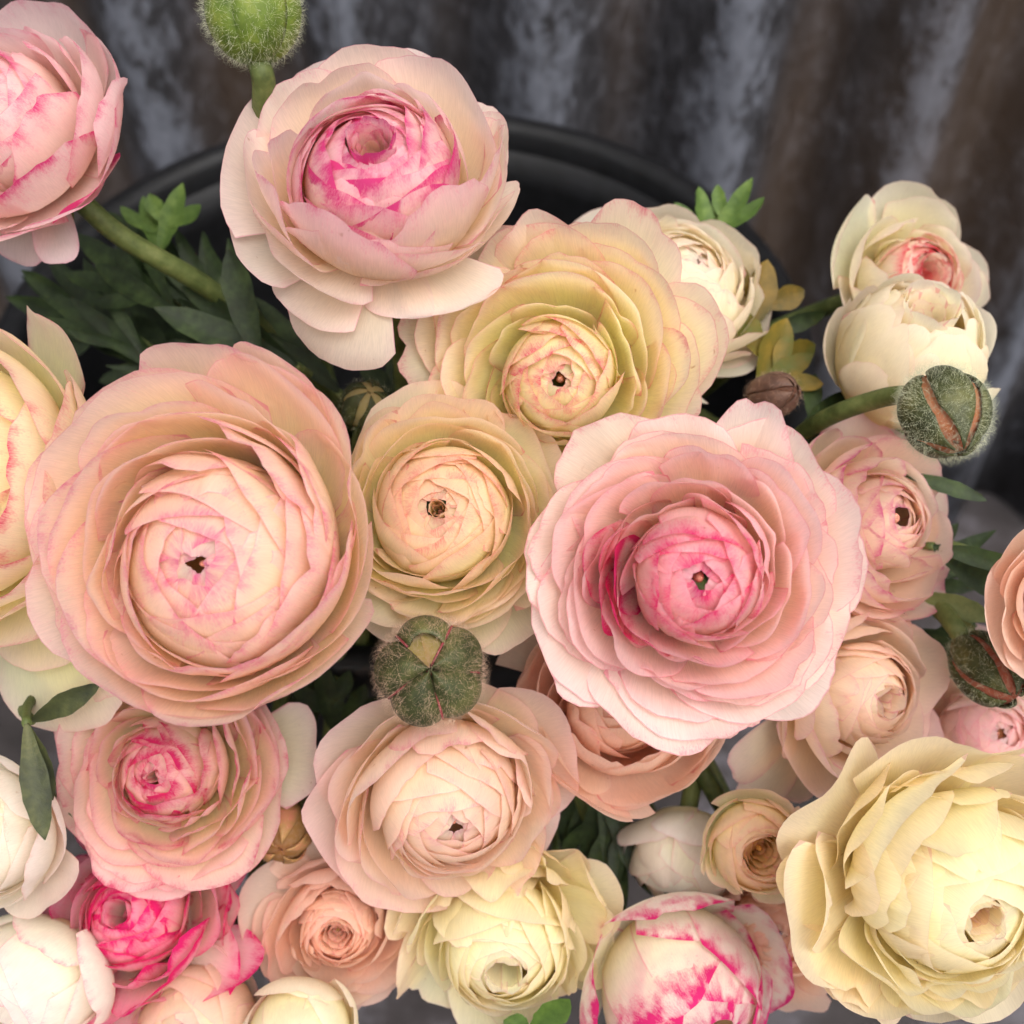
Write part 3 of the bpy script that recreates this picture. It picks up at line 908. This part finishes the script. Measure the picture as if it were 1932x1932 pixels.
# ------------------------------------------------------------------ leaves
def blade(p0, p1, p2, width, nrm, rng, teeth=0):
    """lance shaped strip along a bent spine, folded a little along its middle"""
    p0, p1, p2 = Vector(p0), Vector(p1), Vector(p2)
    n = 12
    V, Fc = [], []
    for i in range(n):
        t = i / (n - 1)
        c = p0 * (1 - t) ** 2 + p1 * 2 * t * (1 - t) + p2 * t * t
        d = ((p1 - p0) * (1 - t) + (p2 - p1) * t).normalized()
        s = d.cross(nrm).normalized()
        wd = width * (math.sin(math.pi * min(1, (t * 0.93 + 0.07)) ** 1.35) ** 0.8) + width * 0.05
        if i == n - 1:
            wd = width * 0.04
        wd *= 1 + rng.uniform(-0.08, 0.08)
        nn = s.cross(d).normalized()
        for q, h in ((-1, 0.16), (-0.5, 0.04), (0, -0.05), (0.5, 0.04), (1, 0.16)):
            V.append(c + s * (q * wd) + nn * (h * wd))
    for i in range(n - 1):
        for k in range(4):
            a = i * 5 + k
            Fc.append((a, a + 1, a + 6, a + 5))
    return V, Fc


def leaf(label, base, tips, width, mat, stalk, seed, lobes=True):
    """divided leaf: leaflets of three pointed lobes on one stalk; positions are (picture x, y, distance)"""
    rng = random.Random(seed * 17 + 3)
    root = empty('divided_leaf', label, 'leaf')
    b = at(*base)
    root.location = b
    bpy.context.view_layer.update()
    pts = [at(*q) for q in stalk]
    stem_obj(root, [b] + pts, 0.0011, 0.0016, name='leaf_stalk', n=5)
    for tp in tips:
        t = at(*tp[:3])
        L = (t - b).length
        d = (t - b).normalized()
        nrm = (BACK + Vector((rng.uniform(-0.4, 0.4), rng.uniform(-0.4, 0.4), rng.uniform(-0.3, 0.3)))).normalized()
        s = d.cross(nrm).normalized()
        wd = (tp[3] if len(tp) > 3 else width)
        V, Fc = [], []

        def addb(r):
            k = len(V)
            V.extend(r[0])
            Fc.extend([tuple(x + k for x in f) for f in r[1]])
        bend = nrm * L * rng.uniform(-0.08, 0.14)
        addb(blade(b, b + d * L * 0.5 + bend, t, wd, nrm, rng))
        if lobes:
            for sg in (-1, 1):
                o = b + d * L * rng.uniform(0.30, 0.42)
                e = b + d * L * rng.uniform(0.74, 0.9) + s * sg * wd * rng.uniform(2.2, 3.2) + nrm * 0.0006 * sg
                addb(blade(o, (o + e) / 2 + s * sg * wd * 0.5 + bend * 0.5, e, wd * 0.75, nrm, rng))
        link('leaflet', mesh_np('leaflet', [v - b for v in V], Fc), mat, root)
    return root


leaf('bright green toothed leaf standing at the bucket rim', (1335, 480, 0.335), [(1318, 352, 0.335, 0.0026), (1420, 335, 0.33, 0.0026)], 0.004, BRIGHT, [(1320, 560, 0.35), (1250, 700, 0.40)], 1)
leaf('yellow three lobed leaf beside the cream flower at the rim', (1415, 625, 0.322), [(1448, 490, 0.322, 0.0042)], 0.004, YELLOW, [(1400, 660, 0.34), (1300, 760, 0.40)], 2)
leaf('yellowing leaf with green veins between the small brown bud and cream flower', (1430, 730, 0.318), [(1485, 600, 0.318, 0.0045), (1535, 668, 0.315, 0.003)], 0.004, leaf_material('leaf_turning', (84, 92, 34), (104, 92, 30), (132, 108, 38)), [(1400, 780, 0.34), (1300, 880, 0.40)], 3)
leaf('green leaf reaching to the half closed cream flower', (1420, 640, 0.335), [(1560, 590, 0.335, 0.0025)], 0.004, GREEN, [(1380, 700, 0.36), (1300, 760, 0.40)], 4, False)
leaf('green leaves under the nodding bud', (1500, 830, 0.31), [(1600, 740, 0.32, 0.0031), (1640, 840, 0.32, 0.0031), (1690, 880, 0.318, 0.0025)], 0.005, GREEN, [(1440, 880, 0.34), (1300, 950, 0.42)], 5)
leaf('dark narrow leaf pointing at the corrugated wall under the nodding bud', (1690, 890, 0.305), [(1862, 945, 0.30, 0.0020)], 0.003, GREEN, [(1640, 900, 0.32), (1500, 950, 0.38)], 6, False)
leaf('green stalk leaf behind the salmon flower at the side', (1760, 1030, 0.305), [(1930, 1075, 0.30, 0.0025), (1900, 1130, 0.305, 0.0031)], 0.004, GREEN, [(1700, 1030, 0.32), (1500, 1000, 0.38)], 7, False)
leaf('pale green leaf under the salmon flower at the side', (1730, 1120, 0.31), [(1880, 1170, 0.30, 0.0028), (1850, 1210, 0.31, 0.0025)], 0.004, STEM, [(1660, 1080, 0.33), (1500, 1050, 0.38)], 8, False)
leaf('lobed green leaf standing tall in the shaded bucket mouth', (300, 480, 0.335), [(345, 345, 0.335, 0.0031), (270, 370, 0.34, 0.0025)], 0.005, BRIGHT, [(330, 560, 0.36), (500, 760, 0.42)], 9)
leaf('long green leaf behind the pale pink flower', (490, 680, 0.315), [(430, 470, 0.315, 0.0040)], 0.006, GREEN, [(520, 720, 0.33), (640, 860, 0.42)], 10, False)
leaf('divided green leaf under the leaning stem', (330, 590, 0.330), [(140, 440, 0.345, 0.0037), (180, 500, 0.34, 0.0031), (260, 400, 0.345, 0.0025)], 0.005, GREEN, [(420, 660, 0.36), (560, 800, 0.42)], 11)
leaf('broad dark green leaf above the large peach flower', (560, 690, 0.325), [(290, 580, 0.32, 0.0043), (340, 540, 0.325, 0.0037)], 0.006, GREEN, [(620, 740, 0.35), (700, 860, 0.42)], 12, False)
leaf('divided dark leaf between the corner flower and the yellow one', (260, 640, 0.345), [(10, 560, 0.35, 0.0037), (60, 600, 0.35, 0.0037), (120, 520, 0.35, 0.0031)], 0.006, GREEN, [(380, 720, 0.37), (560, 820, 0.44)], 13)
leaf('low dark leaf in the shaded bucket mouth', (420, 700, 0.36), [(160, 640, 0.36, 0.0043), (220, 560, 0.37, 0.0037), (300, 700, 0.35, 0.0037)], 0.006, GREEN, [(520, 760, 0.39), (640, 860, 0.46)], 14)
leaf('dark leaf between the pale pink and yellow hearted flowers', (780, 800, 0.345), [(740, 640, 0.345, 0.0037), (800, 660, 0.35, 0.0037), (690, 690, 0.35, 0.0031)], 0.006, GREEN, [(780, 860, 0.38), (780, 920, 0.46)], 15)
leaf('dark leaf in the gap beside the round dark green bud', (640, 1400, 0.335), [(600, 1240, 0.33, 0.0031), (690, 1290, 0.335, 0.0031), (740, 1340, 0.33, 0.0025)], 0.005, GREEN, [(680, 1300, 0.37), (700, 1150, 0.46)], 16)
leaf('grey green hairy leaf curling beside the white side flower', (50, 1365, 0.272), [(85, 1585, 0.268, 0.0030), (100, 1510, 0.272, 0.0028)], 0.005, BUDD, [(60, 1320, 0.29), (150, 1230, 0.33), (400, 1100, 0.46)], 17, False)
leaf('dark green leaf tip between the yellow flower and the crimson whorled one', (60, 1360, 0.280), [(190, 1290, 0.275, 0.0026)], 0.004, BUDD, [(50, 1320, 0.30), (150, 1200, 0.36)], 18, False)
leaf('dark hanging leaves below the salmon cupped flower', (1130, 1480, 0.335), [(1180, 1720, 0.33, 0.0031), (1230, 1690, 0.325, 0.0031), (1100, 1640, 0.34, 0.0025)], 0.005, GREEN, [(1080, 1380, 0.37), (1000, 1200, 0.46)], 19)
leaf('small green leaf above the half open white flower', (1290, 1720, 0.312), [(1240, 1610, 0.315, 0.0031), (1265, 1690, 0.308, 0.0031)], 0.005, GREEN, [(1260, 1600, 0.35), (1150, 1350, 0.46)], 20, False)
leaf('curled green leaf beside the half open white flower', (1000, 1950, 0.290), [(1075, 1885, 0.286, 0.0037), (950, 1925, 0.288, 0.0031)], 0.006, BRIGHT, [(1040, 1900, 0.33), (1050, 1500, 0.45)], 21, False)
leaf('grey green leaf between the hot pink and closed apricot flowers', (460, 1840, 0.312), [(360, 1850, 0.308, 0.0043), (480, 1760, 0.32, 0.0031)], 0.006, STEM, [(500, 1700, 0.34), (600, 1300, 0.46)], 22, False)

for k, (bx, by, bd, tips, lab) in enumerate((
        (430, 640, 0.345, [(215, 400, 0.35), (250, 460, 0.35), (330, 430, 0.345)], 'feathery green leaf beside the leaning stem'),
        (520, 720, 0.335, [(380, 440, 0.34), (350, 500, 0.335)], 'feathery leaf reaching past the leaning stem to the pale pink flower'),
        (330, 720, 0.34, [(90, 480, 0.345), (130, 560, 0.34), (40, 520, 0.35)], 'feathery leaf under the corner flower'),
        (640, 740, 0.335, [(480, 560, 0.335), (520, 640, 0.33)], 'feathery dark leaf under the drooping petals'),
        (560, 760, 0.35, [(200, 690, 0.345), (330, 640, 0.345), (430, 600, 0.35)], 'feathery leaf lying over the bucket mouth above the large peach flower'),
        (1660, 1120, 0.325, [(1850, 1050, 0.32), (1880, 1000, 0.32)], 'feathery green leaf pointing away from the apricot curled flower'),
        (1700, 1190, 0.325, [(1860, 1230, 0.315), (1800, 1280, 0.32)], 'feathery leaf beside the drooping hairy bud'),
        (1090, 1420, 0.345, [(1130, 1660, 0.34), (1060, 1600, 0.345), (1210, 1600, 0.345)], 'feathery dark leaf hanging in the gap below the salmon cupped flower'),
        (560, 1250, 0.34, [(620, 1330, 0.335), (590, 1380, 0.335), (700, 1220, 0.34)], 'feathery dark leaf in the gap under the large peach flower'),
        (480, 1640, 0.335, [(490, 1830, 0.33), (450, 1780, 0.33)], 'feathery dark leaf hanging between the hot pink and small salmon flowers'))):
    leaf(lab, (bx, by, bd), [(*t, 0.0026) for t in tips], 0.0026, GREEN, [(bx * 0.6 + 320, by * 0.7 + 300, bd + 0.04), (bx * 0.3 + 560, by * 0.4 + 560, bd + 0.11)], 40 + k)
